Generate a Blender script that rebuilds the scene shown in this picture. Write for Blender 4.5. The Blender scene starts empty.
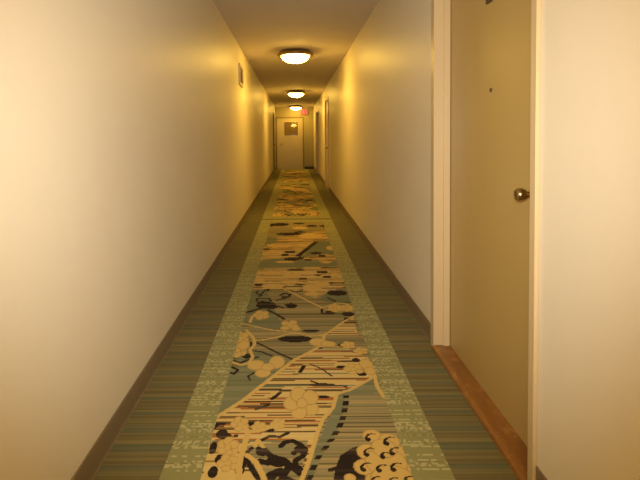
import bpy, bmesh, math
import numpy as np
from mathutils import Matrix, Vector, Euler
PI = math.pi
S = bpy.context.scene
COL = S.collection

# ---------------------------------------------------------------- camera, world, light, exposure
cam_d = bpy.data.cameras.new('camera')
cam = bpy.data.objects.new('camera', cam_d)
COL.objects.link(cam)
cam_d.sensor_fit = 'HORIZONTAL'
cam_d.sensor_width = 36.0
cam_d.lens = 26.156
cam_d.shift_x = (320 - 292.405) / 640
cam_d.shift_y = -(240 - 154.341) / 640
cam_d.clip_start = 0.02
R = Matrix.Rotation(0.00274, 4, 'Z') @ Matrix.Rotation(PI/2 - 0.03294, 4, 'X') @ Matrix.Rotation(-0.00825, 4, 'Z')
cam.matrix_world = Matrix.Translation((0, 0, 1.185)) @ R
S.camera = cam

w = bpy.data.worlds.new('world'); S.world = w; w.use_nodes = True
w.node_tree.nodes['Background'].inputs[0].default_value = (1.0, 0.7, 0.4, 1)
w.node_tree.nodes['Background'].inputs[1].default_value = 0.0

S.view_settings.view_transform = 'Standard'
S.view_settings.look = 'None'
S.view_settings.gamma = 1.0
S.view_settings.exposure = 0.0
S.view_settings.use_curve_mapping = False

LAMP_COLOR = (1.0, 0.58, 0.09)
LAMP_POWER = 58.0

# the photographer's flash
fl = bpy.data.lights.new('camera_flash', 'SPOT')
fl.energy = 212.0; fl.color = (1.0, 0.92, 0.82); fl.shadow_soft_size = 0.03
fl.spot_size = math.radians(97); fl.spot_blend = 1.0
flo = bpy.data.objects.new('camera_flash', fl); COL.objects.link(flo)
flo.location = (0.0, 0.03, 1.26)
flo.rotation_euler = (PI/2 - math.radians(3), 0, 0)

# ---------------------------------------------------------------- dimensions (metres; corridor runs along +Y)
XL, XR, H = -0.72, 0.792, 2.442
Y0, Y1 = -7.0, 18.22
CX = 0.036                      # centre line of the carpet pattern
BASE_H = 0.105

# ---------------------------------------------------------------- material helpers
def srgb(h):
    h = h.lstrip('#'); c = [int(h[i:i+2], 16)/255 for i in (0, 2, 4)]
    return tuple((v/12.92 if v <= .04045 else ((v+.055)/1.055)**2.4) for v in c) + (1,)

class NT:
    def __init__(s, name):
        s.m = bpy.data.materials.new(name); s.m.use_nodes = True
        s.t = s.m.node_tree; s.b = s.t.nodes['Principled BSDF']
    def n(s, typ, **kw):
        x = s.t.nodes.new(typ)
        for k, v in kw.items(): setattr(x, k, v)
        return x
    def put(s, sock, v):
        if isinstance(v, bpy.types.NodeSocket): s.t.links.new(v, sock)
        elif v is not None: sock.default_value = v
    def math(s, op, a, b=None, c=None, clamp=False):
        x = s.n('ShaderNodeMath', operation=op, use_clamp=clamp)
        for i, v in enumerate((a, b, c)):
            if v is not None: s.put(x.inputs[i], v)
        return x.outputs[0]
    def mix(s, f, a, b):
        x = s.n('ShaderNodeMix', data_type='RGBA')
        s.put(x.inputs[0], f); s.put(x.inputs[6], a); s.put(x.inputs[7], b)
        return x.outputs[2]
    def white(s, v, seed=0.0):
        x = s.n('ShaderNodeTexWhiteNoise', noise_dimensions='2D')
        c = s.n('ShaderNodeCombineXYZ'); s.put(c.inputs[0], v); s.put(c.inputs[1], seed)
        s.t.links.new(c.outputs[0], x.inputs['Vector']); return x.outputs['Value']
    def noise(s, vec, scale, detail=3, rough=.5):
        x = s.n('ShaderNodeTexNoise'); s.put(x.inputs['Vector'], vec)
        x.inputs['Scale'].default_value = scale; x.inputs['Detail'].default_value = detail
        x.inputs['Roughness'].default_value = rough
        return x.outputs[0]
    def pos(s):
        c = s.n('ShaderNodeTexCoord'); return c.outputs['Object']
    def xyz(s, v):
        x = s.n('ShaderNodeSeparateXYZ'); s.put(x.inputs[0], v); return x.outputs
    def vscale(s, v, k):
        x = s.n('ShaderNodeVectorMath', operation='MULTIPLY'); s.put(x.inputs[0], v); x.inputs[1].default_value = k
        return x.outputs[0]
    def bump(s, h, strength, dist=.01):
        x = s.n('ShaderNodeBump'); x.inputs['Strength'].default_value = strength
        x.inputs['Distance'].default_value = dist; s.put(x.inputs['Height'], h)
        s.t.links.new(x.outputs[0], s.b.inputs['Normal'])

def paint(name, col, col2=None, rough=.6, metal=0., nscale=6., bump=0., bscale=150., spec=.5, stretch=(1, 1, 1)):
    t = NT(name); p = t.vscale(t.pos(), stretch)
    t.put(t.b.inputs['Base Color'], t.mix(t.math('MULTIPLY', t.noise(p, nscale, 4), 1.0), col, col2 or col))
    t.b.inputs['Roughness'].default_value = rough; t.b.inputs['Metallic'].default_value = metal
    t.b.inputs['Specular IOR Level'].default_value = spec
    if bump: t.bump(t.noise(p, bscale, 2), bump, .002)
    return t.m

M = {}
M['wall'] = paint('cream_wall_paint', (.79, .725, .575, 1), (.755, .69, .545, 1), .45, nscale=3, bump=.25, bscale=260, spec=.3)
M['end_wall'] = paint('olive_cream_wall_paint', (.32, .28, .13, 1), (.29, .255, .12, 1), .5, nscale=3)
M['ceiling'] = paint('off_white_ceiling_paint', (.66, .60, .52, 1), (.62, .565, .49, 1), .8, nscale=4, bump=.3, bscale=180)
M['base'] = paint('taupe_vinyl', (.24, .18, .105, 1), (.20, .15, .09, 1), .45, nscale=8)
M['door'] = paint('tan_door_paint', (.49, .355, .125, 1), (.45, .32, .11, 1), .38, nscale=2.5, bump=.15, bscale=90, stretch=(1, 1, .25))
M['frame'] = paint('beige_metal_frame_paint', (.60, .47, .27, 1), (.57, .445, .255, 1), .35, nscale=5)
M['far_door'] = paint('pale_far_door_paint', (.43, .37, .19, 1), (.40, .34, .17, 1), .35, nscale=3)
M['brass'] = paint('worn_brass', (.62, .50, .28, 1), (.45, .34, .17, 1), .16, metal=1., nscale=30)
M['bronze'] = paint('dark_bronze', (.30, .19, .09, 1), (.22, .14, .065, 1), .32, metal=.7, nscale=20)
M['dark'] = paint('dark_brown_metal', (.07, .04, .02, 1), (.05, .03, .015, 1), .4, nscale=20)
M['black_vinyl'] = paint('dark_vinyl_base', (.03, .025, .02, 1), (.04, .03, .02, 1), .5)
M['vent'] = paint('cream_enamel', (.66, .56, .38, 1), (.60, .50, .33, 1), .4)
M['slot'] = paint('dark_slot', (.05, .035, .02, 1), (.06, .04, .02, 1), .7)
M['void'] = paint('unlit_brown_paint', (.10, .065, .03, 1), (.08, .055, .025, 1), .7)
M['end_frame'] = paint('olive_brown_frame_paint', (.20, .15, .065, 1), (.17, .13, .055, 1), .5)
M['side_door'] = paint('cream_tan_door_paint', (.66, .55, .34, 1), (.62, .51, .31, 1), .4)
M['dark_door'] = paint('dark_brown_door_paint', (.12, .08, .03, 1), (.10, .07, .03, 1), .5)

def emis(name, col, strength, base=(.9, .85, .75, 1)):
    t = NT(name); t.b.inputs['Base Color'].default_value = base
    t.b.inputs['Emission Color'].default_value = (*col, 1); t.b.inputs['Emission Strength'].default_value = strength
    t.b.inputs['Roughness'].default_value = .25
    return t.m
M['bowl'] = emis('lit_frosted_glass', LAMP_COLOR, LAMP_POWER)
M['exit_red'] = emis('lit_red_sign_panel', (1.0, .12, .06), .28, (.22, .03, .02, 1))
M['exit_letter'] = emis('lit_sign_letters', (1.0, .30, .18), .75, (.4, .10, .06, 1))

def glass(name):
    t = NT(name); t.b.inputs['Base Color'].default_value = (.34, .25, .11, 1)  # brown tint imitates the corridor's reflection in the pane
    t.b.inputs['Transmission Weight'].default_value = .6; t.b.inputs['Roughness'].default_value = .03
    t.b.inputs['IOR'].default_value = 1.5
    return t.m
M['glass'] = glass('door_window_glass')

def wood_mat():
    t = NT('worn_orange_wood'); p = t.pos(); o = t.xyz(p)
    g = t.noise(t.vscale(p, (60, 4, 60)), 1.0, 4)
    c = t.mix(g, srgb('#986A33'), srgb('#724618'))
    wear = t.noise(p, 14, 5, .7)
    f = t.math('MULTIPLY', t.math('SUBTRACT', wear, .53, clamp=True), 7.0, clamp=True)
    c = t.mix(t.math('MULTIPLY', f, .55), c, srgb('#B98750'))
    t.put(t.b.inputs['Base Color'], c); t.b.inputs['Roughness'].default_value = .4
    t.bump(g, .2, .002)
    return t.m
M['wood'] = wood_mat()

def carpet_mat():
    t = NT('woven_floral_carpet'); p = t.pos(); X, Y, Z = t.xyz(p)
    a = t.n('ShaderNodeAttribute', attribute_name='ground'); ga = t.n('ShaderNodeSeparateColor'); t.put(ga.inputs[0], a.outputs['Color'])
    b = t.n('ShaderNodeAttribute', attribute_name='motif'); mb = t.n('ShaderNodeSeparateColor'); t.put(mb.inputs[0], b.outputs['Color'])
    gg, gs, gsolid = ga.outputs; gold, darkm, vein = mb.outputs
    def sharp(v): return t.math('MULTIPLY_ADD', v, 3.0, -1.0, clamp=True)
    wob = t.math('MULTIPLY', t.noise(t.vscale(p, (3, 1, 1)), 1.0, 1), .004)
    Yw = t.math('ADD', Y, wob)
    def rows(pitch, seed):
        r = t.math('FLOOR', t.math('DIVIDE', Yw, pitch)); return r, t.white(r, seed)
    def cells(pitch, cw, seed):
        r, v = rows(pitch, seed)
        cx = t.math('FLOOR', t.math('ADD', t.math('DIVIDE', X, cw), t.math('MULTIPLY', v, 7.3)))
        return t.white(t.math('ADD', t.math('MULTIPLY', cx, 17.31), t.math('MULTIPLY', r, 3.77)), seed+5)
    def ramp(v, stops):
        x = t.n('ShaderNodeValToRGB'); x.color_ramp.interpolation = 'CONSTANT'
        e = x.color_ramp.elements
        while len(e) > 1: e.remove(e[-1])
        e[0].position = stops[0][0]; e[0].color = srgb(stops[0][1])
        for q, c in stops[1:]:
            k = e.new(q); k.color = srgb(c)
        t.put(x.inputs[0], v); return x.outputs[0]
    GOLD = srgb('#DABB6E')
    r1, v1 = rows(.0095, 1.0); c1 = cells(.0095, .30, 2.0)
    goldstripe = ramp(t.math('ADD', t.math('MULTIPLY', v1, .62), t.math('MULTIPLY', c1, .38)),
                      [(0, '#DCC27A'), (.34, '#A07E48'), (.42, '#DCC27A'), (.50, '#B4733C'), (.55, '#6A563A'), (.61, '#DCC27A'), (.70, '#4E3F2E'), (.75, '#E0C98A'), (.86, '#7C8468')])
    r2, v2 = rows(.009, 3.0)
    olive = ramp(v2, [(0, '#A29669'), (.3, '#89805A'), (.5, '#B3A16E'), (.72, '#6F6645'), (.86, '#959068')])
    r3, v3 = rows(.02, 4.0)
    greygreen = ramp(v3, [(0, '#838766'), (.5, '#7B7F5A'), (.8, '#8F8F6C')])
    c = t.mix(gg, olive, greygreen)
    c = t.mix(gs, c, goldstripe)
    c = t.mix(gsolid, c, GOLD)
    r5, v5 = rows(.016, 9.0)
    darkc = ramp(v5, [(0, '#2C231D'), (.6, '#3A2F2A'), (.85, '#57493A')])
    c = t.mix(sharp(darkm), c, darkc)
    c = t.mix(sharp(gold), c, GOLD)
    c = t.mix(t.math('MULTIPLY', t.math('MULTIPLY', vein, sharp(gold)), .42), c, srgb('#7A5A2E'))
    # border
    cb = cells(.0095, .010, 11.0); rb, vb = rows(.0095, 12.0)
    border = t.mix(t.math('MULTIPLY', t.math('GREATER_THAN', cb, .5), t.math('GREATER_THAN', vb, .42)), srgb('#979664'), srgb('#BDB884'))
    border = t.mix(t.math('MULTIPLY', t.math('GREATER_THAN', vb, .86), .35), border, srgb('#7D7850'))
    # field
    rf, vf = rows(.0085, 13.0)
    rbig = t.math('SINE', t.math('MULTIPLY', Yw, 2*PI/.115))
    rbig2 = t.math('SINE', t.math('MULTIPLY', Yw, 2*PI/.041))
    teal = t.math('GREATER_THAN', t.math('ADD', t.math('MULTIPLY', rbig, .7), t.math('MULTIPLY', rbig2, .3)), .35)
    field = t.mix(t.math('MULTIPLY', vf, .9), srgb('#6C6545'), srgb('#8F8356'))
    field = t.mix(t.math('MULTIPLY', teal, .5), field, srgb('#5F6E58'))
    ax = t.math('ABSOLUTE', t.math('SUBTRACT', X, CX))
    # plain cross band closing each carpet panel
    ym = t.math('ABSOLUTE', t.math('SUBTRACT', t.math('MODULO', t.math('ADD', Y, 8*5.6 - 6.85 + 2.8), 5.6), 2.8))
    band = t.math('LESS_THAN', ym, .26)
    line = t.math('LESS_THAN', ym, .05)
    isb = t.math('MAXIMUM', t.math('GREATER_THAN', ax, .371), band)
    c = t.mix(isb, c, border)
    c = t.mix(t.math('MULTIPLY', line, .8), c, srgb('#6E6A44'))
    c = t.mix(t.math('GREATER_THAN', ax, .516), c, field)
    fz = t.noise(p, 420, 2)
    c = t.mix(t.math('MULTIPLY', fz, .28), c, t.mix(.5, c, srgb('#2A2418')))
    k = t.n('ShaderNodeMix', data_type='RGBA', blend_type='MULTIPLY'); k.inputs[0].default_value = 1.0
    t.put(k.inputs[6], c); k.inputs[7].default_value = (.92, .92, .92, 1)
    t.put(t.b.inputs['Base Color'], k.outputs[2])
    t.b.inputs['Roughness'].default_value = .95; t.b.inputs['Specular IOR Level'].default_value = .15
    t.bump(fz, .5, .003)
    return t.m
M['carpet'] = carpet_mat()

# ---------------------------------------------------------------- geometry helpers
def link(name, bm, mat, parent=None, smooth=False, bevel=0.0):
    bmesh.ops.recalc_face_normals(bm, faces=bm.faces)
    me = bpy.data.meshes.new(name); bm.to_mesh(me); bm.free()
    if smooth:
        for p in me.polygons: p.use_smooth = True
    if mat: me.materials.append(mat)
    o = bpy.data.objects.new(name, me); COL.objects.link(o)
    if parent: o.parent = parent
    if bevel:
        b = o.modifiers.new('bevel', 'BEVEL'); b.width = bevel; b.segments = 2; b.limit_method = 'ANGLE'
    return o

def box(bm, x0, x1, y0, y1, z0, z1):
    v = [bm.verts.new((x, y, z)) for x in (x0, x1) for y in (y0, y1) for z in (z0, z1)]
    for f in ((0, 1, 3, 2), (4, 6, 7, 5), (0, 4, 5, 1), (2, 3, 7, 6), (0, 2, 6, 4), (1, 5, 7, 3)):
        bm.faces.new([v[i] for i in f])

def prism(bm, prof, axis_fn, a, b):
    """closed profile (list of 2-D points) swept from a to b; axis_fn(p, q, t) -> xyz"""
    A = [bm.verts.new(axis_fn(p, q, a)) for p, q in prof]; B = [bm.verts.new(axis_fn(p, q, b)) for p, q in prof]
    n = len(prof)
    for i in range(n): bm.faces.new((A[i], A[(i+1) % n], B[(i+1) % n], B[i]))
    bm.faces.new(A); bm.faces.new(B[::-1])

def lathe(bm, prof, seg=48, mat=Matrix.Identity(4)):
    rings = []
    for r, z in prof:
        if r < 1e-5: rings.append([bm.verts.new(mat @ Vector((0, 0, z)))])
        else: rings.append([bm.verts.new(mat @ Vector((r*math.cos(2*PI*k/seg), r*math.sin(2*PI*k/seg), z))) for k in range(seg)])
    for A, B in zip(rings, rings[1:]):
        for k in range(seg):
            l = (k+1) % seg
            if len(A) == 1 and len(B) == 1: continue
            if len(A) == 1: bm.faces.new((A[0], B[k], B[l]))
            elif len(B) == 1: bm.faces.new((A[k], A[l], B[0]))
            else: bm.faces.new((A[k], A[l], B[l], B[k]))

def tag(o, label, cat, group=None, kind=None):
    o['label'] = label; o['category'] = cat
    if group: o['group'] = group
    if kind: o['kind'] = kind
    return o

def empty(name, loc):
    o = bpy.data.objects.new(name, None); COL.objects.link(o); o.location = loc; o.empty_display_size = .1
    return o
def kid(name, bm, mat, root, **kw):
    """mesh drawn in world coordinates, parented to an Empty"""
    bmesh.ops.translate(bm, verts=bm.verts, vec=-root.location)
    return link(name, bm, mat, root, **kw)

# woven motifs of one carpet panel, metres on the floor: (0, ground, outline) (1, colour, x, y, rx, ry) (2, colour, half width, path)
# colours: 0 olive, 1 grey green, 2 gold stripes, 3 gold, 4 dark brown
MOTIFS = [

(0,2,[(-0.331,1.492),(-0.338,1.591),(-0.35,1.928),(-0.231,2.077),(-0.144,2.233),(-0.007,2.457),(0.16,2.649),(0.284,2.621),(0.382,2.474),(0.39,2.274),(0.256,2.156),(0.192,2.122),(0.164,2.01),(0.115,1.93),(0.084,1.83),(0.06,1.706),(0.016,1.579),(-0.002,1.489)]),
(0,0,[(-0.194,1.76),(-0.043,1.794),(0.047,1.793),(0.013,1.579),(-0.002,1.489),(-0.113,1.49),(-0.148,1.629)]),
(0,1,[(-0.349,1.942),(-0.348,2.396),(-0.344,2.485),(-0.187,2.578),(-0.007,2.457),(-0.144,2.233),(-0.231,2.077)]),
(0,1,[(0.168,2.01),(0.192,2.122),(0.388,2.264),(0.397,2.128),(0.228,2.113),(0.205,1.979),(0.171,1.855),(0.097,1.706),(0.039,1.532),(0.019,1.532),(0.06,1.706)]),
(0,1,[(-0.347,2.949),(-0.355,3.647),(-0.228,3.644),(-0.113,3.045),(-0.057,2.85),(-0.208,2.883)]),(0,2,[(0.387,3.07),(0.379,2.769),(0.174,2.773),(0.229,2.845)]),
(0,2,[(-0.36,3.882),(0.38,3.864),(0.404,3.704),(0.272,3.561),(0.15,3.427),(0.025,3.59),(-0.157,3.642),(-0.355,3.647)]),
(0,1,[(0.17,3.384),(0.276,3.608),(0.426,3.557),(0.423,3.296),(0.323,3.298)]),(0,2,[(-0.392,4.457),(0.485,4.432),(0.454,3.781),(-0.369,3.801)]),
(0,2,[(-0.381,5.437),(0.399,6.008),(0.397,5.152),(0.437,4.434),(-0.373,4.457)]),(0,1,[(-0.347,4.247),(-0.32,4.53),(-0.095,4.6),(0.485,4.432),(0.469,4.292),(0.05,4.236)]),
(0,1,[(0.055,4.595),(0.274,5.36),(0.424,5.355),(0.439,4.663),(0.314,4.749)]),(0,1,[(-0.341,5.177),(-0.32,5.602),(-0.196,5.541),(-0.21,5.273)]),
(1,4,-0.298,1.834,0.024,0.029),(1,4,-0.319,1.749,0.015,0.035),(1,4,-0.24,1.821,0.01,0.01),(1,4,-0.233,1.766,0.009,0.009),(1,4,-0.229,1.731,0.008,0.009),
(1,4,-0.269,1.743,0.006,0.012),(1,4,-0.335,1.963,0.011,0.015),
(2,4,0.0114,[(-0.058,1.758),(-0.043,1.782),(-0.012,1.788),(0.019,1.764),(0.034,1.729),(0.026,1.701),(-0.001,1.679),(-0.008,1.638),(0.013,1.608)]),
(2,4,0.0131,[(-0.142,1.742),(-0.114,1.724),(-0.09,1.697),(-0.103,1.664),(-0.133,1.675)]),
(2,4,0.0142,[(-0.09,1.697),(-0.045,1.68),(-0.023,1.648),(-0.044,1.608),(-0.079,1.608),(-0.091,1.57)]),
(2,4,0.014,[(0.012,1.532),(-0.012,1.569),(-0.043,1.589),(-0.07,1.56)]),(2,4,0.0107,[(-0.19,1.725),(-0.177,1.67),(-0.151,1.619),(-0.118,1.561)]),
(2,4,0.0076,[(-0.169,1.748),(-0.189,1.72)]),(1,4,-0.008,1.718,0.011,0.014),(2,4,0.0086,[(0.031,1.627),(0.023,1.569),(0.039,1.541)]),
(0,4,[(0.219,2.113),(0.247,2.113),(0.243,2.085),(0.216,2.085)]),(0,4,[(0.214,2.064),(0.241,2.064),(0.234,2.029),(0.208,2.029)]),
(0,4,[(0.204,2.009),(0.23,2.009),(0.222,1.976),(0.196,1.976)]),(0,4,[(0.191,1.95),(0.217,1.95),(0.207,1.919),(0.182,1.919)]),
(0,4,[(0.176,1.901),(0.201,1.901),(0.189,1.872),(0.165,1.872)]),(0,4,[(0.154,1.849),(0.179,1.848),(0.164,1.82),(0.14,1.821)]),
(0,4,[(0.13,1.798),(0.154,1.798),(0.14,1.778),(0.117,1.778)]),(0,4,[(0.108,1.757),(0.131,1.757),(0.114,1.731),(0.091,1.732)]),
(0,4,[(0.078,1.706),(0.101,1.706),(0.088,1.682),(0.066,1.682)]),(0,4,[(0.057,1.653),(0.079,1.652),(0.067,1.625),(0.046,1.625)]),
(0,4,[(0.041,1.602),(0.062,1.602),(0.051,1.572),(0.03,1.572)]),(0,4,[(0.164,1.7),(0.214,1.744),(0.255,1.761),(0.246,1.558),(0.12,1.532),(0.139,1.626)]),
(2,4,0.0072,[(-0.254,2.696),(-0.192,2.642),(-0.084,2.528),(-0.007,2.457)]),(2,4,0.0067,[(-0.255,2.579),(-0.186,2.554),(-0.128,2.505)]),
(2,4,0.0077,[(-0.344,2.333),(-0.311,2.313),(-0.295,2.353),(-0.331,2.385)]),(2,4,0.0081,[(-0.341,2.462),(-0.294,2.428),(-0.245,2.472),(-0.203,2.494)]),
(2,4,0.0088,[(-0.295,2.752),(-0.265,2.683),(-0.246,2.604)]),(1,4,-0.001,2.719,0.101,0.044),(1,4,0.098,2.832,0.055,0.022),(1,4,-0.207,3.288,0.072,0.068),
(2,4,0.0089,[(-0.278,3.372),(-0.282,3.426),(-0.192,3.424),(-0.175,3.37)]),(2,4,0.0079,[(-0.269,3.458),(-0.234,3.62)]),
(2,4,0.0115,[(-0.132,3.39),(-0.095,3.411),(-0.044,3.453),(-0.037,3.521),(-0.083,3.533),(-0.112,3.488)]),
(2,4,0.0121,[(-0.134,3.267),(-0.077,3.227),(-0.014,3.225),(0.008,3.274),(-0.028,3.315),(-0.064,3.286)]),(2,4,0.0138,[(-0.348,3.138),(-0.297,3.174),(-0.231,3.23)]),
(2,4,0.0102,[(-0.187,3.191),(-0.129,3.116),(-0.073,3.027)]),(1,4,-0.348,3.271,0.018,0.04),(2,4,0.0093,[(-0.093,3.641),(0.009,3.566),(0.064,3.613)]),
(2,4,0.0101,[(-0.145,3.769),(-0.053,3.592)]),(1,4,0.324,3.536,0.077,0.065),(2,4,0.0091,[(0.247,3.425),(0.299,3.35)]),
(2,4,0.0088,[(0.188,3.202),(0.183,3.119),(0.257,3.108),(0.275,3.154),(0.227,3.164)]),(1,4,0.358,3.106,0.04,0.045),(1,4,0.342,3.019,0.023,0.027),
(2,4,0.0072,[(0.364,3.338),(0.412,3.316)]),(1,4,0.354,2.961,0.051,0.01),(2,4,0.0082,[(0.331,3.784),(0.419,3.769),(0.412,3.704)]),
(2,4,0.0046,[(0.077,2.412),(0.137,2.358),(0.182,2.286)]),(2,4,0.0062,[(0.076,2.239),(0.141,2.193),(0.246,2.191)]),(1,4,0.127,2.202,0.063,0.016),
(2,4,0.0104,[(0.023,2.328),(0.045,2.39)]),(2,4,0.0093,[(-0.108,2.084),(-0.073,2.134)]),(1,4,0.121,2.098,0.037,0.012),(2,4,0.0089,[(-0.175,2.006),(-0.124,2.036)]),
(2,4,0.0055,[(-0.201,2.331),(-0.238,2.292),(-0.224,2.253)]),(2,4,0.0077,[(-0.248,3.48),(-0.299,3.55),(-0.288,3.597)]),(1,4,0.064,2.034,0.022,0.012),
(2,4,0.0084,[(-0.337,1.873),(-0.325,1.9),(-0.3,1.9)]),(2,4,0.009,[(0.121,1.626),(0.173,1.646),(0.207,1.688)]),
(2,4,0.008,[(-0.134,1.795),(-0.104,1.819),(-0.064,1.813),(-0.032,1.838)]),(1,4,-0.366,2.84,0.031,0.03),(1,4,-0.367,2.658,0.017,0.04),(1,4,-0.265,2.507,0.027,0.029),
(1,4,-0.323,2.496,0.022,0.023),(1,4,-0.279,1.815,0.024,0.025),(1,4,-0.286,1.687,0.015,0.027),(1,4,-0.192,1.671,0.015,0.026),(1,4,-0.202,1.629,0.018,0.025),
(1,4,-0.297,1.62,0.018,0.03),(1,4,-0.191,1.899,0.017,0.014),(1,4,-0.106,1.858,0.02,0.013),(1,4,0.274,2.635,0.029,0.026),(1,4,0.426,2.544,0.017,0.036),
(1,4,0.325,2.452,0.021,0.022),(1,4,0.335,2.304,0.025,0.02),(1,4,0.237,2.377,0.026,0.016),(2,4,0.0124,[(-0.118,1.561),(-0.093,1.608),(-0.058,1.628)]),
(1,4,0.019,1.74,0.027,0.023),(1,4,0.003,1.633,0.022,0.02),(1,4,-0.126,1.725,0.027,0.023),(1,4,-0.063,1.664,0.033,0.021),(1,4,-0.238,3.33,0.036,0.041),
(1,4,-0.162,3.248,0.042,0.039),(1,4,-0.074,3.454,0.03,0.033),(1,4,-0.035,3.265,0.028,0.032),(1,4,-0.291,3.746,0.041,0.031),(1,4,0.043,3.765,0.041,0.026),
(1,4,-0.211,3.619,0.016,0.029),(1,4,0.376,3.199,0.028,0.028),(1,4,0.24,3.145,0.034,0.029),(1,4,-0.198,6.422,0.125,0.121),(1,4,0.067,6.487,0.084,0.062),
(1,4,0.241,6.292,0.081,0.073),(1,4,0.404,6.286,0.068,0.073),(1,4,-0.308,6.389,0.042,0.112),(1,4,-0.067,5.771,0.162,0.086),(1,4,0.072,5.89,0.076,0.051),
(2,4,0.0269,[(0.035,4.675),(0.135,4.972),(0.248,5.309)]),(1,4,-0.047,4.845,0.073,0.043),(1,4,-0.097,4.72,0.041,0.049),(1,4,-0.025,4.559,0.079,0.061),
(1,4,0.223,4.793,0.062,0.051),(1,4,0.278,4.668,0.04,0.048),(1,4,-0.307,4.986,0.043,0.046),(1,4,0.055,4.595,0.04,0.047),(1,4,0.132,4.516,0.039,0.03),
(1,4,0.012,4.172,0.081,0.023),(1,4,0.243,4.102,0.053,0.04),(1,4,0.277,3.952,0.043,0.029),(1,4,0.29,3.785,0.041,0.019),(1,4,0.203,4.012,0.035,0.021),
(1,4,0.07,3.9,0.042,0.017),(1,4,-0.287,4.055,0.026,0.021),
(2,3,0.0107,[(-0.355,1.928),(-0.297,2.0),(-0.231,2.085),(-0.144,2.233),(-0.007,2.457),(0.082,2.55),(0.16,2.649),(0.174,2.773)]),
(2,3,0.0085,[(0.39,2.274),(0.256,2.156),(0.192,2.122),(0.164,2.01),(0.115,1.93),(0.084,1.83),(0.056,1.706),(0.016,1.569),(0.002,1.506)]),
(2,3,0.0099,[(0.382,2.474),(0.399,2.385),(0.393,2.264),(0.391,2.171),(0.405,2.094)]),
(2,3,0.0068,[(-0.343,2.965),(-0.267,2.916),(-0.15,2.852),(-0.025,2.82),(0.089,2.76),(0.174,2.773)]),
(2,3,0.0072,[(-0.266,2.696),(-0.196,2.709),(-0.126,2.735),(-0.043,2.791),(0.03,2.804)]),(2,3,0.0077,[(0.174,2.773),(0.229,2.845),(0.31,2.97),(0.394,3.07)]),
(2,3,0.0088,[(-0.118,3.691),(0.001,3.52),(0.096,3.364),(0.184,3.241)]),(2,3,0.0107,[(-0.292,2.981),(-0.287,3.066),(-0.259,3.136)]),
(2,3,0.0072,[(0.183,3.222),(0.297,3.319),(0.395,3.296)]),(1,3,-0.2,3.072,0.027,0.038),(1,3,-0.235,3.054,0.026,0.038),(1,3,-0.262,3.099,0.027,0.039),
(1,3,-0.244,3.146,0.027,0.04),(1,3,-0.205,3.129,0.027,0.04),(1,3,-0.229,3.1,0.019,0.027),(1,3,-0.004,2.9,0.028,0.038),(1,3,-0.051,2.889,0.028,0.038),
(1,3,-0.062,2.955,0.028,0.039),(1,3,-0.013,2.967,0.028,0.04),(1,3,-0.032,2.927,0.02,0.027),(1,3,-0.063,2.881,0.031,0.031),(1,3,0.006,2.864,0.031,0.031),
(1,3,0.303,3.193,0.024,0.037),(1,3,0.274,3.174,0.024,0.036),(1,3,0.251,3.2,0.024,0.037),(1,3,0.258,3.246,0.025,0.038),(1,3,0.287,3.266,0.025,0.038),
(1,3,0.31,3.239,0.025,0.038),(1,3,0.281,3.22,0.017,0.026),(1,3,0.384,3.195,0.021,0.032),(1,3,0.358,3.178,0.021,0.032),(1,3,0.338,3.201,0.021,0.032),
(1,3,0.345,3.241,0.022,0.033),(1,3,0.371,3.259,0.022,0.033),(1,3,0.391,3.235,0.022,0.033),(1,3,0.364,3.218,0.015,0.023),(1,3,-0.207,2.405,0.047,0.054),
(1,3,-0.098,2.436,0.043,0.072),(1,3,-0.165,2.321,0.041,0.045),(1,3,-0.143,2.382,0.036,0.043),(1,3,0.065,2.009,0.037,0.057),(1,3,0.014,1.982,0.036,0.056),
(1,3,-0.018,2.049,0.038,0.059),(1,3,0.013,2.122,0.039,0.064),(1,3,0.067,2.096,0.038,0.062),(1,3,0.028,2.05,0.026,0.042),(1,3,-0.296,2.707,0.023,0.043),
(1,3,-0.326,2.687,0.023,0.043),(1,3,-0.353,2.737,0.024,0.044),(1,3,-0.34,2.791,0.024,0.046),(1,3,-0.304,2.772,0.024,0.045),(1,3,-0.324,2.738,0.017,0.031),
(1,3,-0.294,2.55,0.025,0.043),(1,3,-0.319,2.527,0.024,0.042),(1,3,-0.347,2.558,0.025,0.043),(1,3,-0.352,2.612,0.025,0.045),(1,3,-0.327,2.636,0.025,0.046),
(1,3,-0.297,2.604,0.025,0.045),(1,3,-0.323,2.58,0.017,0.031),(1,3,-0.296,2.644,0.035,0.065),
(2,3,0.0095,[(-0.306,2.855),(-0.253,2.751),(-0.233,2.656),(-0.255,2.579),(-0.231,2.495),(-0.246,2.427),(-0.286,2.406),(-0.338,2.44)]),(1,3,0.133,2.676,0.052,0.053),
(1,3,0.189,2.649,0.046,0.039),(1,3,0.322,2.618,0.02,0.023),(1,3,0.293,2.607,0.02,0.022),(1,3,0.278,2.634,0.02,0.023),(1,3,0.298,2.661,0.02,0.023),
(1,3,0.325,2.651,0.02,0.023),(1,3,0.303,2.634,0.014,0.016),(1,3,0.384,2.542,0.019,0.021),(1,3,0.356,2.532,0.019,0.021),(1,3,0.342,2.557,0.02,0.021),
(1,3,0.362,2.583,0.02,0.022),(1,3,0.388,2.574,0.02,0.022),(1,3,0.367,2.557,0.014,0.015),(1,3,0.324,2.336,0.025,0.027),(1,3,0.288,2.323,0.025,0.027),
(1,3,0.27,2.355,0.025,0.028),(1,3,0.295,2.388,0.025,0.028),(1,3,0.329,2.376,0.025,0.028),(1,3,0.301,2.355,0.017,0.019),(1,3,0.371,2.407,0.037,0.054),
(1,3,0.38,2.334,0.031,0.041),(1,3,-0.239,1.735,0.02,0.027),(1,3,-0.26,1.721,0.02,0.027),(1,3,-0.283,1.74,0.02,0.027),(1,3,-0.286,1.774,0.021,0.028),
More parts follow.
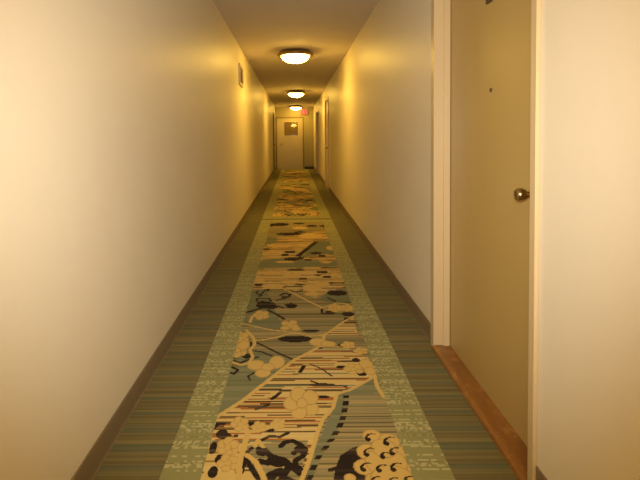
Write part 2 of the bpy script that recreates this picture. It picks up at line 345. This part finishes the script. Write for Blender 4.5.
(1,3,-0.265,1.789,0.021,0.029),(1,3,-0.242,1.769,0.021,0.028),(1,3,-0.263,1.755,0.014,0.019),(1,3,-0.212,1.882,0.018,0.024),(1,3,-0.236,1.871,0.018,0.023),
(1,3,-0.256,1.898,0.018,0.024),(1,3,-0.244,1.928,0.019,0.025),(1,3,-0.217,1.917,0.019,0.024),(1,3,-0.233,1.899,0.013,0.017),(1,3,-0.136,1.865,0.014,0.019),
(1,3,-0.155,1.856,0.014,0.018),(1,3,-0.17,1.878,0.015,0.019),(1,3,-0.16,1.9,0.015,0.019),(1,3,-0.139,1.892,0.015,0.019),(1,3,-0.152,1.878,0.01,0.013),
(1,3,-0.059,1.884,0.015,0.019),(1,3,-0.079,1.875,0.014,0.019),(1,3,-0.093,1.897,0.015,0.019),(1,3,-0.081,1.92,0.015,0.02),(1,3,-0.06,1.912,0.015,0.019),
(1,3,-0.074,1.897,0.01,0.013),(1,3,-0.228,1.65,0.019,0.022),(1,3,-0.253,1.64,0.019,0.022),(1,3,-0.274,1.665,0.019,0.022),(1,3,-0.262,1.692,0.02,0.023),
(1,3,-0.233,1.683,0.02,0.023),(1,3,-0.25,1.666,0.014,0.016),(2,3,0.0111,[(-0.194,1.846),(-0.201,1.754),(-0.208,1.681),(-0.201,1.562)]),
(2,3,0.0106,[(-0.185,1.708),(-0.148,1.67),(-0.121,1.609),(-0.096,1.533)]),(2,3,0.0102,[(-0.233,1.899),(-0.186,1.846),(-0.138,1.858),(-0.066,1.897)]),
(2,3,0.0079,[(-0.159,1.759),(-0.15,1.795),(-0.127,1.753)]),(1,3,0.303,1.815,0.039,0.043),(1,3,0.364,1.784,0.043,0.047),(1,3,0.272,1.721,0.044,0.046),
(1,3,0.333,1.704,0.036,0.038),(1,3,0.396,1.72,0.032,0.034),(1,3,0.248,1.641,0.042,0.042),(1,3,0.316,1.635,0.039,0.039),(1,3,0.38,1.634,0.039,0.039),
(1,3,0.276,1.576,0.038,0.037),(1,3,0.337,1.566,0.038,0.036),(1,3,0.398,1.575,0.034,0.032),(1,3,0.187,1.587,0.021,0.021),(1,3,0.216,1.544,0.029,0.027),
(1,3,0.329,1.666,0.077,0.083),(1,3,0.337,1.566,0.083,0.084),(1,3,0.337,1.743,0.05,0.056),
(2,4,0.0032,[(0.277,1.794),(0.279,1.81),(0.288,1.823),(0.302,1.83),(0.316,1.827)]),(2,4,0.0052,[(0.277,1.794),(0.279,1.81),(0.288,1.823)]),(1,4,0.284,1.794,0.011,0.013),
(2,4,0.0032,[(0.344,1.768),(0.346,1.785),(0.357,1.8),(0.373,1.808),(0.388,1.805)]),(2,4,0.0051,[(0.344,1.768),(0.346,1.785),(0.357,1.8)]),(1,4,0.352,1.769,0.011,0.013),
(2,4,0.003,[(0.257,1.706),(0.258,1.722),(0.268,1.736),(0.283,1.743),(0.298,1.74)]),(2,4,0.0049,[(0.257,1.706),(0.258,1.722),(0.268,1.736)]),(1,4,0.264,1.706,0.01,0.012),
(2,4,0.003,[(0.316,1.691),(0.318,1.703),(0.326,1.713),(0.337,1.718),(0.348,1.716)]),(2,4,0.0049,[(0.316,1.691),(0.318,1.703),(0.326,1.713)]),(1,4,0.322,1.692,0.01,0.012),
(2,4,0.003,[(0.355,1.712),(0.357,1.726),(0.366,1.738),(0.38,1.744),(0.393,1.742)]),(2,4,0.0049,[(0.355,1.712),(0.357,1.726),(0.366,1.738)]),(1,4,0.361,1.712,0.011,0.012),
(2,4,0.0029,[(0.234,1.627),(0.235,1.642),(0.245,1.655),(0.259,1.661),(0.273,1.658)]),(2,4,0.0047,[(0.234,1.627),(0.235,1.642),(0.245,1.655)]),
(1,4,0.241,1.627,0.01,0.011),(2,4,0.0029,[(0.29,1.622),(0.291,1.635),(0.3,1.646),(0.312,1.652),(0.325,1.649)]),(2,4,0.0047,[(0.29,1.622),(0.291,1.635),(0.3,1.646)]),
(1,4,0.296,1.623,0.01,0.011),(2,4,0.0029,[(0.341,1.626),(0.343,1.641),(0.354,1.654),(0.368,1.66),(0.382,1.657)]),(2,4,0.0047,[(0.341,1.626),(0.343,1.641),(0.354,1.654)]),
(1,4,0.348,1.626,0.01,0.011),(2,4,0.0028,[(0.262,1.565),(0.263,1.577),(0.271,1.587),(0.284,1.592),(0.295,1.59)]),(2,4,0.0045,[(0.262,1.565),(0.263,1.577),(0.271,1.587)]),
(1,4,0.268,1.565,0.01,0.01),(2,4,0.0028,[(0.32,1.559),(0.321,1.571),(0.33,1.582),(0.342,1.587),(0.354,1.585)]),(2,4,0.0045,[(0.32,1.559),(0.321,1.571),(0.33,1.582)]),
(1,4,0.326,1.56,0.01,0.01),(2,4,0.0028,[(0.376,1.569),(0.378,1.58),(0.386,1.589),(0.396,1.593),(0.406,1.591)]),(2,4,0.0045,[(0.376,1.569),(0.378,1.58),(0.386,1.589)]),
(1,4,0.381,1.57,0.01,0.01),(1,3,-0.176,3.718,0.097,0.051),(1,3,-0.039,3.82,0.083,0.054),(1,3,0.137,3.66,0.079,0.099),(1,3,0.223,3.76,0.065,0.078),
(1,3,0.131,3.517,0.061,0.046),(1,3,0.076,6.157,0.106,0.07),(1,3,0.191,5.641,0.146,0.14),(1,3,-0.16,5.122,0.133,0.077),(1,3,-0.236,4.85,0.063,0.069),
(1,3,0.096,5.162,0.067,0.074),(1,3,-0.092,4.449,0.097,0.044),(1,3,0.386,5.01,0.043,0.092),(1,3,0.302,4.437,0.058,0.044),(1,3,-0.218,4.084,0.106,0.062),
(1,3,-0.023,4.018,0.087,0.06),(1,3,0.16,4.233,0.092,0.04),(1,3,-0.292,3.881,0.051,0.056),(1,3,0.351,4.008,0.052,0.059),(1,3,0.419,3.836,0.042,0.041),
(1,3,0.093,3.79,0.082,0.027),
]

# ---------------------------------------------------------------- floor with the carpet pattern woven into it
def carpet_floor():
    x0, x1 = CX - .378, CX + .378
    rows = [Y0]
    y = Y0
    while y < 1.3: y += .05; rows.append(y)
    while y < 18.15:
        y += min(max(.0032, .0013*y*y), .035); rows.append(y)
    rows.append(Y1 + .1)
    ys = np.array(rows); nx = 216
    xs = np.linspace(x0, x1, nx); ny = len(ys)
    XX, YY = np.meshgrid(xs, ys)
    masks = [np.zeros((ny, nx), np.float32) for _ in range(6)]       # gg, gs, solid gold, gold motif, dark motif
    gg, gs, sol, gold, dark, vein = masks
    def setg(t, m):
        if t in (0, 1, 2, 3):
            for k, q in ((1, gg), (2, gs), (3, sol)): q[m] = 1.0 if t == k else 0.0
        else: dark[m] = 1.0
    def motif(t, m):
        if t == 3: gold[m] = 1; dark[m] = 0; vein[m] = 0
        else: dark[m] = 1; gold[m] = 0
    for rep in (-1, 0, 1, 2):
        off = 5.6*rep; sx = -1 if rep % 2 else 1
        for it in MOTIFS:
            pts = it[2] if it[0] == 0 else ([(it[2], it[3])] if it[0] == 1 else it[3])
            px = np.array([CX + sx*(p[0]-CX) for p in pts]); py = np.array([p[1]+off for p in pts])
            pad = 0 if it[0] == 0 else (it[5] if it[0] == 1 else it[2])
            j0 = np.searchsorted(ys, py.min()-pad-.01); j1 = np.searchsorted(ys, py.max()+pad+.01)
            if j1 <= j0: continue
            A, B = XX[j0:j1], YY[j0:j1]
            if it[0] == 0:
                m = np.zeros(A.shape, bool); n = len(px)
                for i in range(n):
                    xa, ya, xb, yb = px[i], py[i], px[(i+1) % n], py[(i+1) % n]
                    if ya == yb: continue
                    m ^= ((ya > B) != (yb > B)) & (A < (xb-xa)*(B-ya)/(yb-ya)+xa)
            elif it[0] == 1:
                m = ((A-px[0])/max(it[4], 1e-3))**2 + ((B-py[0])/max(it[5], 1e-3))**2 < 1
            else:
                m = np.zeros(A.shape, bool); r = it[2]
                for i in range(len(px)-1):
                    dx, dy = px[i+1]-px[i], py[i+1]-py[i]; L = dx*dx+dy*dy+1e-9
                    tt = np.clip(((A-px[i])*dx+(B-py[i])*dy)/L, 0, 1)
                    m |= (A-px[i]-tt*dx)**2+(B-py[i]-tt*dy)**2 < r*r
            full = np.zeros((ny, nx), bool); full[j0:j1] = m
            if it[0] == 0: setg(it[1], full)
            else: motif(it[1], full)
            if it[0] == 1 and it[1] == 3:      # brown edge stitched round every petal
                q = ((A-px[0])/it[4])**2+((B-py[0])/it[5])**2
                w_ = min(.3, .004/max(it[4], .001)*2)
                full[j0:j1] = (q < 1) & (q > 1-w_); vein[full] = 1
    co = np.stack([XX, YY, np.zeros_like(XX)], -1).reshape(-1, 3)
    j, i = np.mgrid[0:ny-1, 0:nx-1]; a = (j*nx+i).ravel()
    faces = np.stack([a, a+1, a+1+nx, a+nx], -1)
    nv = len(co)
    extra = []; ef = []
    xe = [(XL-.12, x0), (x1, XR+.13)]
    for xa, xb in xe:
        k = nv+len(extra); extra += [(xa, Y0, 0), (xb, Y0, 0), (xb, Y1+.1, 0), (xa, Y1+.1, 0)]; ef.append((k, k+1, k+2, k+3))
    co = np.vstack([co, extra]); faces = np.vstack([faces, ef])
    me = bpy.data.meshes.new('floor')
    me.from_pydata([], [], [])
    me.vertices.add(len(co)); me.vertices.foreach_set('co', co.ravel())
    me.loops.add(faces.size); me.loops.foreach_set('vertex_index', faces.ravel().astype(np.int32))
    me.polygons.add(len(faces)); me.polygons.foreach_set('loop_start', np.arange(0, faces.size, 4, dtype=np.int32))
    me.update(calc_edges=True); me.validate()
    for nm, ch in (('ground', (gg, gs, sol)), ('motif', (gold, dark, vein))):
        at = me.attributes.new(nm, 'FLOAT_COLOR', 'POINT')
        d = np.zeros((len(co), 4), np.float32); d[:, 3] = 1
        for q, c in enumerate(ch): d[:nv, q] = c.ravel()
        at.data.foreach_set('color', d.ravel())
    me.materials.append(M['carpet'])
    o = bpy.data.objects.new('floor', me); COL.objects.link(o)
    tag(o, 'patterned hallway carpet with gold flowers, pale green borders and olive striped edges', 'floor', kind='structure')
    return o
carpet_floor()

# ---------------------------------------------------------------- shell
T = .12
D1 = (1.53, 2.58)       # near door opening along Y
D2 = (10.52, 11.50)     # further door on the right
D3 = (14.55, 15.95)     # dark doorway on the right
D4 = (16.3, 17.4)       # door on the left at the far end
DH = 2.08

bm = bmesh.new()
box(bm, XL-T, XL, Y0, D4[0]-.0125, 0, H); box(bm, XL-T, XL, D4[1]+.0125, Y1, 0, H); box(bm, XL-T, XL, D4[0]-.0125, D4[1]+.0125, DH+.0125, H)
tag(link('wall_left', bm, M['wall']), 'long cream painted wall on the left of the hallway', 'wall', kind='structure')

bm = bmesh.new()
G_ = .0125
cuts = [Y0, D1[0]-G_, D1[1]+G_, D2[0]-G_, D2[1]+G_, D3[0], D3[1], Y1]
for k in range(0, 8, 2): box(bm, XR, XR+T, cuts[k], cuts[k+1], 0, H)
for a, b in (D1, D2): box(bm, XR, XR+T, a-G_, b+G_, DH+G_, H)
box(bm, XR, XR+T, D3[0], D3[1], DH, H)
tag(link('wall_right', bm, M['wall']), 'long cream painted wall on the right of the hallway', 'wall', kind='structure')

bm = bmesh.new(); box(bm, XL-T, XR+T, Y0, Y1+.1, H, H+.1)
tag(link('ceiling', bm, M['ceiling']), 'plain off-white hallway ceiling', 'ceiling', kind='structure')
bm = bmesh.new(); box(bm, XL-T, XR+T, Y0-.12, Y0, 0, H)
tag(link('wall_back', bm, M['wall']), 'cream wall closing the hallway behind the viewer', 'wall', kind='structure')

# far wall, with the opening for the end door
E0, E1, EH = -.645, .365, 2.0
bm = bmesh.new()
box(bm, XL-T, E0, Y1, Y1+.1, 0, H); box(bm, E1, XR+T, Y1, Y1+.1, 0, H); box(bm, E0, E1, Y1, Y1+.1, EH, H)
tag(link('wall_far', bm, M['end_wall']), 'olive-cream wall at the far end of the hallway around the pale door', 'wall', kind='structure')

# dim room behind the end door, and the side passage behind the dark doorway
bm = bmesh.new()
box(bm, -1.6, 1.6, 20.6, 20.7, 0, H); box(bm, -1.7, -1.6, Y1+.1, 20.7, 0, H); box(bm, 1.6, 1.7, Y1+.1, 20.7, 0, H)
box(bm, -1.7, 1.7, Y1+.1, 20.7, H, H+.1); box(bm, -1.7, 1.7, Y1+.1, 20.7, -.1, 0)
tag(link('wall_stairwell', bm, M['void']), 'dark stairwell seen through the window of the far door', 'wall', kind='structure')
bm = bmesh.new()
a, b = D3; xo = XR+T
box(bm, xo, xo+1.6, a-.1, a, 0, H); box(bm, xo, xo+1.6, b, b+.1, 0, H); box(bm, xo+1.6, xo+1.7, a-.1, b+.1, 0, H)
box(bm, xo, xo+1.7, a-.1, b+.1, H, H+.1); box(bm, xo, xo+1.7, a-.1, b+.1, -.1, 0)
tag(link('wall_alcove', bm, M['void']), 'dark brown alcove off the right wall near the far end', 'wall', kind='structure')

# baseboards: vinyl cove profile
cove = [(0, 0), (.009, 0), (.007, .004), (.005, .012), (.005, BASE_H-.006), (.003, BASE_H), (0, BASE_H)]
def baseboard(name, runs, x, s, label, mat):
    bm = bmesh.new()
    for a, b in runs: prism(bm, cove, lambda p, q, t: (x+s*p, t, q), a, b)
    tag(link(name, bm, mat), label, 'baseboard', kind='structure')
FW = .055
baseboard('baseboard_left', [(Y0, D4[0]-FW), (D4[1]+FW, Y1)], XL, 1, 'taupe vinyl baseboard along the left wall', M['base'])
baseboard('baseboard_right', [(Y0, D1[0]-.034), (D1[1]+FW, D2[0]-FW), (D2[1]+FW, D3[0]-FW), (D3[1]+FW, Y1)], XR, -1, 'taupe vinyl baseboard along the right wall', M['base'])
bm = bmesh.new(); prism(bm, cove, lambda p, q, t: (t, Y1-p, q), E1+.06, XR-.017)
tag(link('baseboard_far', bm, M['black_vinyl']), 'short dark baseboard on the far wall right of the end door', 'baseboard', kind='structure')

# ---------------------------------------------------------------- side doors
def knob(root, y, z, xdoor, s, rose=True):
    """lathe knob standing out of a side-wall door towards the hallway; s = -1 when the hallway is at -X"""
    R = Matrix.Translation((xdoor, y, z)) @ Matrix.Rotation(s*PI/2, 4, 'Y')
    bm = bmesh.new()
    lathe(bm, [(0, -.001), (.034, -.001), (.034, .003), (.030, .008), (.020, .012), (.0, .012)], 40, R)
    ro = kid('rosette', bm, M['brass'], root, smooth=True)
    bm = bmesh.new()
    lathe(bm, [(0, .010), (.012, .010), (.011, .026), (.014, .032), (.019, .036), (.0235, .044), (.0245, .054), (.023, .063), (.018, .069), (.011, .071), (.0105, .068), (.0, .068)], 40, R)
    kn = kid('knob', bm, M['brass'], root, smooth=True); kn['label'] = 'round worn brass knob'
    bm = bmesh.new()
    lathe(bm, [(0, .066), (.0085, .066), (.0085, .0705), (.0, .0715)], 24, R)
    box(bm, *((xdoor-.0725*1.0, xdoor-.0705) if s < 0 else (xdoor+.0705, xdoor+.0725)), y-.001, y+.001, z-.0045, z+.0045)
    kc = kid('keyhole', bm, M['dark'], root)

def side_door(name, opening, xw, s, label, near_first=True, wood=True, height=DH, face='door', rec=.075, near_face=None, knob_in=.075, frame='frame', shade_gap=0.0):
    NF = near_face or FW
    """s = +1: recess goes to +X (right wall); xw = wall plane"""
    a, b = opening
    root = empty(name, (xw+s*.05, (a+b)/2, 0)); tag(root, label, 'door', kind='structure')
    X = lambda d: xw + s*d                          # d > 0 goes into the wall
    def bx(bm, d0, d1, y0, y1, z0, z1):
        xa, xb = sorted((X(d0), X(d1))); box(bm, xa, xb, y0, y1, z0, z1)
    # pressed-metal frame: face, throat and rebate as an L-shaped section on three sides
    bm = bmesh.new()
    for y, dn in ((a, 1), (b, -1)):
        fw = NF if dn > 0 else FW; h_ = rec*.5; st_ = .012 if rec > .03 else .003
        sec = [(-.015, -fw*dn), (-.015, 0.0), (h_, 0.0), (h_, st_*dn), (rec-.003, st_*dn), (rec-.003, -.002*dn), (rec+.042, -.002*dn), (rec+.042, -.0095*dn), (-.0008, -.0095*dn), (-.0008, -fw*dn)]
        prism(bm, sec, lambda p, q, t, y=y: (X(p), y+q, t), 0.0, height)
    # head
    prism(bm, [(-.015, height+FW), (-.015, height), (rec-.003, height), (rec-.003, height+.002), (rec+.042, height+.002), (rec+.042, height+.0095), (-.0008, height+.0095), (-.0008, height+FW)],
          lambda p, q, t: (X(p), t, q), a-NF, b+FW)
    kid('door_frame', bm, M[frame], root, bevel=.0015)
    if shade_gap:
        bm = bmesh.new(); bx(bm, rec+.002, rec+.03, a+.0005, a+.004+shade_gap-.0005, .022, height-.003)
        kid('gap_shade_strip', bm, M['slot'], root)  # dark strip stands in for the shaded gap at the door's near edge
    bm = bmesh.new(); bx(bm, rec, rec+.044, a+.004+shade_gap, b-.002, .022 if wood else .008, height-.003)
    kid('door_panel', bm, M[face], root, bevel=.001)
    ky = a+knob_in if near_first else b-knob_in
    knob(root, ky, .978, X(rec), -s)
    if wood:
        bm = bmesh.new()
        sec = [(-.024, .001), (-.020, .013), (-.012, .019), (.0, .021), (rec-.001, .021), (rec+.04, .021), (rec+.04, .001)]
        prism(bm, sec, lambda p, q, t: (X(p), t, q), a-.001, b+.001)
        th = kid('threshold', bm, M['wood'], root, bevel=.001); th['label'] = 'worn orange-brown wooden threshold'
    return root

d1 = side_door('door_1', D1, XR, 1, 'large tan door in the near right wall with brass knob and wooden threshold', near_face=.034, knob_in=.14)
# viewer and small plate on it
bm = bmesh.new(); Rm = Matrix.Translation((XR+.075, 2.047, 1.392)) @ Matrix.Rotation(-PI/2, 4, 'Y')
lathe(bm, [(0, -.001), (.0095, -.001), (.0095, .003), (.007, .005), (.005, .0045), (0, .004)], 28, Rm)
kid('peephole', bm, M['dark'], d1, smooth=True)
bm = bmesh.new(); box(bm, XR+.066, XR+.0755, 2.03, 2.09, 1.775, 1.865)
kid('number_plate', bm, M['dark'], d1, bevel=.002)['label'] = 'small dark brown plate high on the door'
side_door('door_2', D2, XR, 1, 'second door on the right wall, halfway down the hallway, seen edge on', face='side_door', rec=.012, shade_gap=.12, knob_in=.2)
side_door('door_3', D4, XL, -1, 'dark brown door at the far end of the left wall', near_first=False, wood=False, face='dark_door', rec=.045, frame='end_frame')

# cased dark doorway on the right
bm = bmesh.new()
a, b = D3
for y, dn in ((a, 1), (b, -1)):
    prism(bm, [(-.015, -FW*dn), (-.015, .012*dn), (T, .012*dn), (T, .0005*dn), (-.0008, .0005*dn), (-.0008, -FW*dn)], lambda p, q, t, y=y: (XR+p, y+q, t), 0, DH-.012)
prism(bm, [(-.015, DH+FW), (-.015, DH-.012), (T, DH-.012), (T, DH-.0005), (-.0008, DH-.0005), (-.0008, DH+FW)], lambda p, q, t: (XR+p, t, q), a-FW, b+FW)
tag(link('trim_1', bm, M['frame'], bevel=.001), 'beige casing round the dark doorway near the far end of the right wall', 'door casing', kind='structure')

# ---------------------------------------------------------------- end door with window
root = empty('door_4', ((E0+E1)/2, Y1, 0)); tag(root, 'pale door with a small square window closing the far end of the hallway', 'door', kind='structure')
bm = bmesh.new()
box(bm, XL+.002, E0, Y1-.012, Y1-.0005, 0, EH+.05); box(bm, E1, E1+.05, Y1-.012, Y1-.0005, 0, EH+.05); box(bm, E0, E1, Y1-.012, Y1-.0005, EH, EH+.05)
kid('door_frame', bm, M['end_frame'], root, bevel=.002)
W0, W1, V0, V1 = -.36, .175, 1.32, 1.85
yd0, yd1 = Y1+.004, Y1+.046
bm = bmesh.new(); g = .004
box(bm, E0+g, W0, yd0, yd1, .008, EH-g); box(bm, W1, E1-g, yd0, yd1, .008, EH-g)
box(bm, W0, W1, yd0, yd1, .008, V0); box(bm, W0, W1, yd0, yd1, V1, EH-g)
bmesh.ops.remove_doubles(bm, verts=bm.verts, dist=1e-5)
kid('door_panel', bm, M['far_door'], root)
bm = bmesh.new(); q = .02
box(bm, W0-q, W0, yd0-.008, yd0-.0002, V0-q, V1+q); box(bm, W1, W1+q, yd0-.008, yd0-.0002, V0-q, V1+q)
box(bm, W0, W1, yd0-.008, yd0-.0002, V0-q, V0); box(bm, W0, W1, yd0-.008, yd0-.0002, V1, V1+q)
kid('window_bead', bm, M['frame'], root)
bm = bmesh.new(); box(bm, W0+.0005, W1-.0005, yd0+.010, yd0+.016, V0+.0005, V1-.0005)
kid('window_pane', bm, M['glass'], root)
bm = bmesh.new(); Rk = Matrix.Translation((-.475, yd0, .985)) @ Matrix.Rotation(PI/2, 4, 'X')
lathe(bm, [(0, -.001), (.034, -.001), (.034, .004), (.014, .010), (.012, .030), (.026, .042), (.029, .054), (.022, .066), (0, .069)], 32, Rk)
kid('knob', bm, M['brass'], root, smooth=True)

# ---------------------------------------------------------------- ceiling lamps
def make_lamp():
    root = empty('ceiling_lamp', (0, 0, H))
    bm = bmesh.new()          # stepped bronze pan
    lathe(bm, [(0, -.0005), (.19, -.0005), (.215, -.006), (.235, -.022), (.250, -.034), (.258, -.050), (.257, -.066), (.248, -.076), (.228, -.080), (.206, -.076), (.200, -.062), (0, -.06)], 72, Matrix.Translation((0, 0, H)))
    kid('mounting_pan', bm, M['bronze'], root, smooth=True)['label'] = 'dark bronze rim'
    bm = bmesh.new()
    pr = [(.198, -.064), (.198, -.074)]
    for k in range(1, 13):
        a = PI/2*k/12; pr.append((.198*math.cos(a), -.074-.098*math.sin(a)))
    pr[-1] = (0, -.172)
    lathe(bm, pr, 72, Matrix.Translation((0, 0, H)))
    kid('glass_bowl', bm, M['bowl'], root, smooth=True)['label'] = 'glowing frosted glass bowl'
    return root
lamp0 = make_lamp()
kids0 = list(lamp0.children)
spots = [(.035, 6.70, 'ceiling lamp with bronze rim nearest in view, largest of the row'),
         (.075, 12.2, 'middle one of the three bronze-rimmed ceiling lamps in view'),
         (.090, 17.6, 'farthest ceiling lamp, beside the red exit sign'),
         (.030, -.45, 'ceiling lamp overhead, just above the top of the picture'),
         (.030, -4.3, 'ceiling lamp behind the viewer')]
for i, (x, y, lab) in enumerate(spots):
    if i == 0: o = lamp0
    else:
        o = lamp0.copy(); COL.objects.link(o)
        for ch in kids0:
            c = ch.copy(); COL.objects.link(c); c.parent = o
    o.location = (x, y, H)
    tag(o, lab, 'ceiling lamp', 'round ceiling lamps along the hallway')

# ---------------------------------------------------------------- exit sign
root = empty('exit_sign', (.415, Y1, 2.12)); tag(root, 'lit red exit sign on the far wall beside the last lamp', 'exit sign')
sx0, sx1, sz0, sz1 = .262, .572, 2.125, 2.345
bm = bmesh.new(); box(bm, sx0, sx1, Y1-.055, Y1-.0005, sz0, sz1)
kid('housing', bm, M['vent'], root, bevel=.006)
bm = bmesh.new(); box(bm, sx0+.008, sx1-.008, Y1-.058, Y1-.0552, sz0+.008, sz1-.008)
kid('sign_face', bm, M['exit_red'], root)
yl0, yl1 = Y1-.061, Y1-.0582
def bar(bm, p, q, w):
    (xa, za), (xb, zb) = p, q; L = math.hypot(xb-xa, zb-za); nx, nz = -(zb-za)/L*w/2, (xb-xa)/L*w/2
    prism(bm, [(xa+nx, za+nz), (xb+nx, zb+nz), (xb-nx, zb-nz), (xa-nx, za-nz)], lambda p_, q_, t: (p_, t, q_), yl0, yl1)
lz0, lz1, lw = 2.160, 2.310, .016
letters = []
def L_(segs):
    bm = bmesh.new()
    for p, q in segs: bar(bm, p, q, lw)
    kid('letter', bm, M['exit_letter'], root)
x = .285; lm = (lz0+lz1)/2; cw = .052
L_([((x, lz0), (x, lz1)), ((x, lz1-.008), (x+cw, lz1-.008)), ((x, lm), (x+cw*.85, lm)), ((x, lz0+.008), (x+cw, lz0+.008))])
x = .358; L_([((x, lz0), (x+cw, lz1)), ((x, lz1), (x+cw, lz0))])
x = .447; L_([((x, lz0), (x, lz1))])
x = .482; L_([((x, lz1-.008), (x+.062, lz1-.008)), ((x+.031, lz0), (x+.031, lz1))])

# ---------------------------------------------------------------- small grille high on the left wall
root = empty('wall_vent', (XL, 6.38, 1.92)); tag(root, 'small cream louvred vent high on the left wall', 'vent')
bm = bmesh.new(); gy0, gy1, gz0, gz1 = 6.17, 6.60, 1.915, 2.195; f = .03
box(bm, XL+.0005, XL+.022, gy0, gy0+f, gz0, gz1); box(bm, XL+.0005, XL+.022, gy1-f, gy1, gz0, gz1)
box(bm, XL+.0005, XL+.022, gy0+f, gy1-f, gz0, gz0+f); box(bm, XL+.0005, XL+.022, gy0+f, gy1-f, gz1-f, gz1)
kid('grille_frame', bm, M['vent'], root)
bm = bmesh.new(); box(bm, XL+.0005, XL+.004, gy0+f, gy1-f, gz0+f, gz1-f)
kid('backing', bm, M['slot'], root)
bm = bmesh.new()
n = 9
for k in range(n):
    z = gz0+f+(gz1-gz0-2*f)*(k+.5)/n
    prism(bm, [(.005, z+.006), (.006, z+.008), (.019, z-.004), (.018, z-.006)], lambda p, q, t: (XL+p, t, q), gy0+f, gy1-f)
kid('louvres', bm, M['vent'], root)
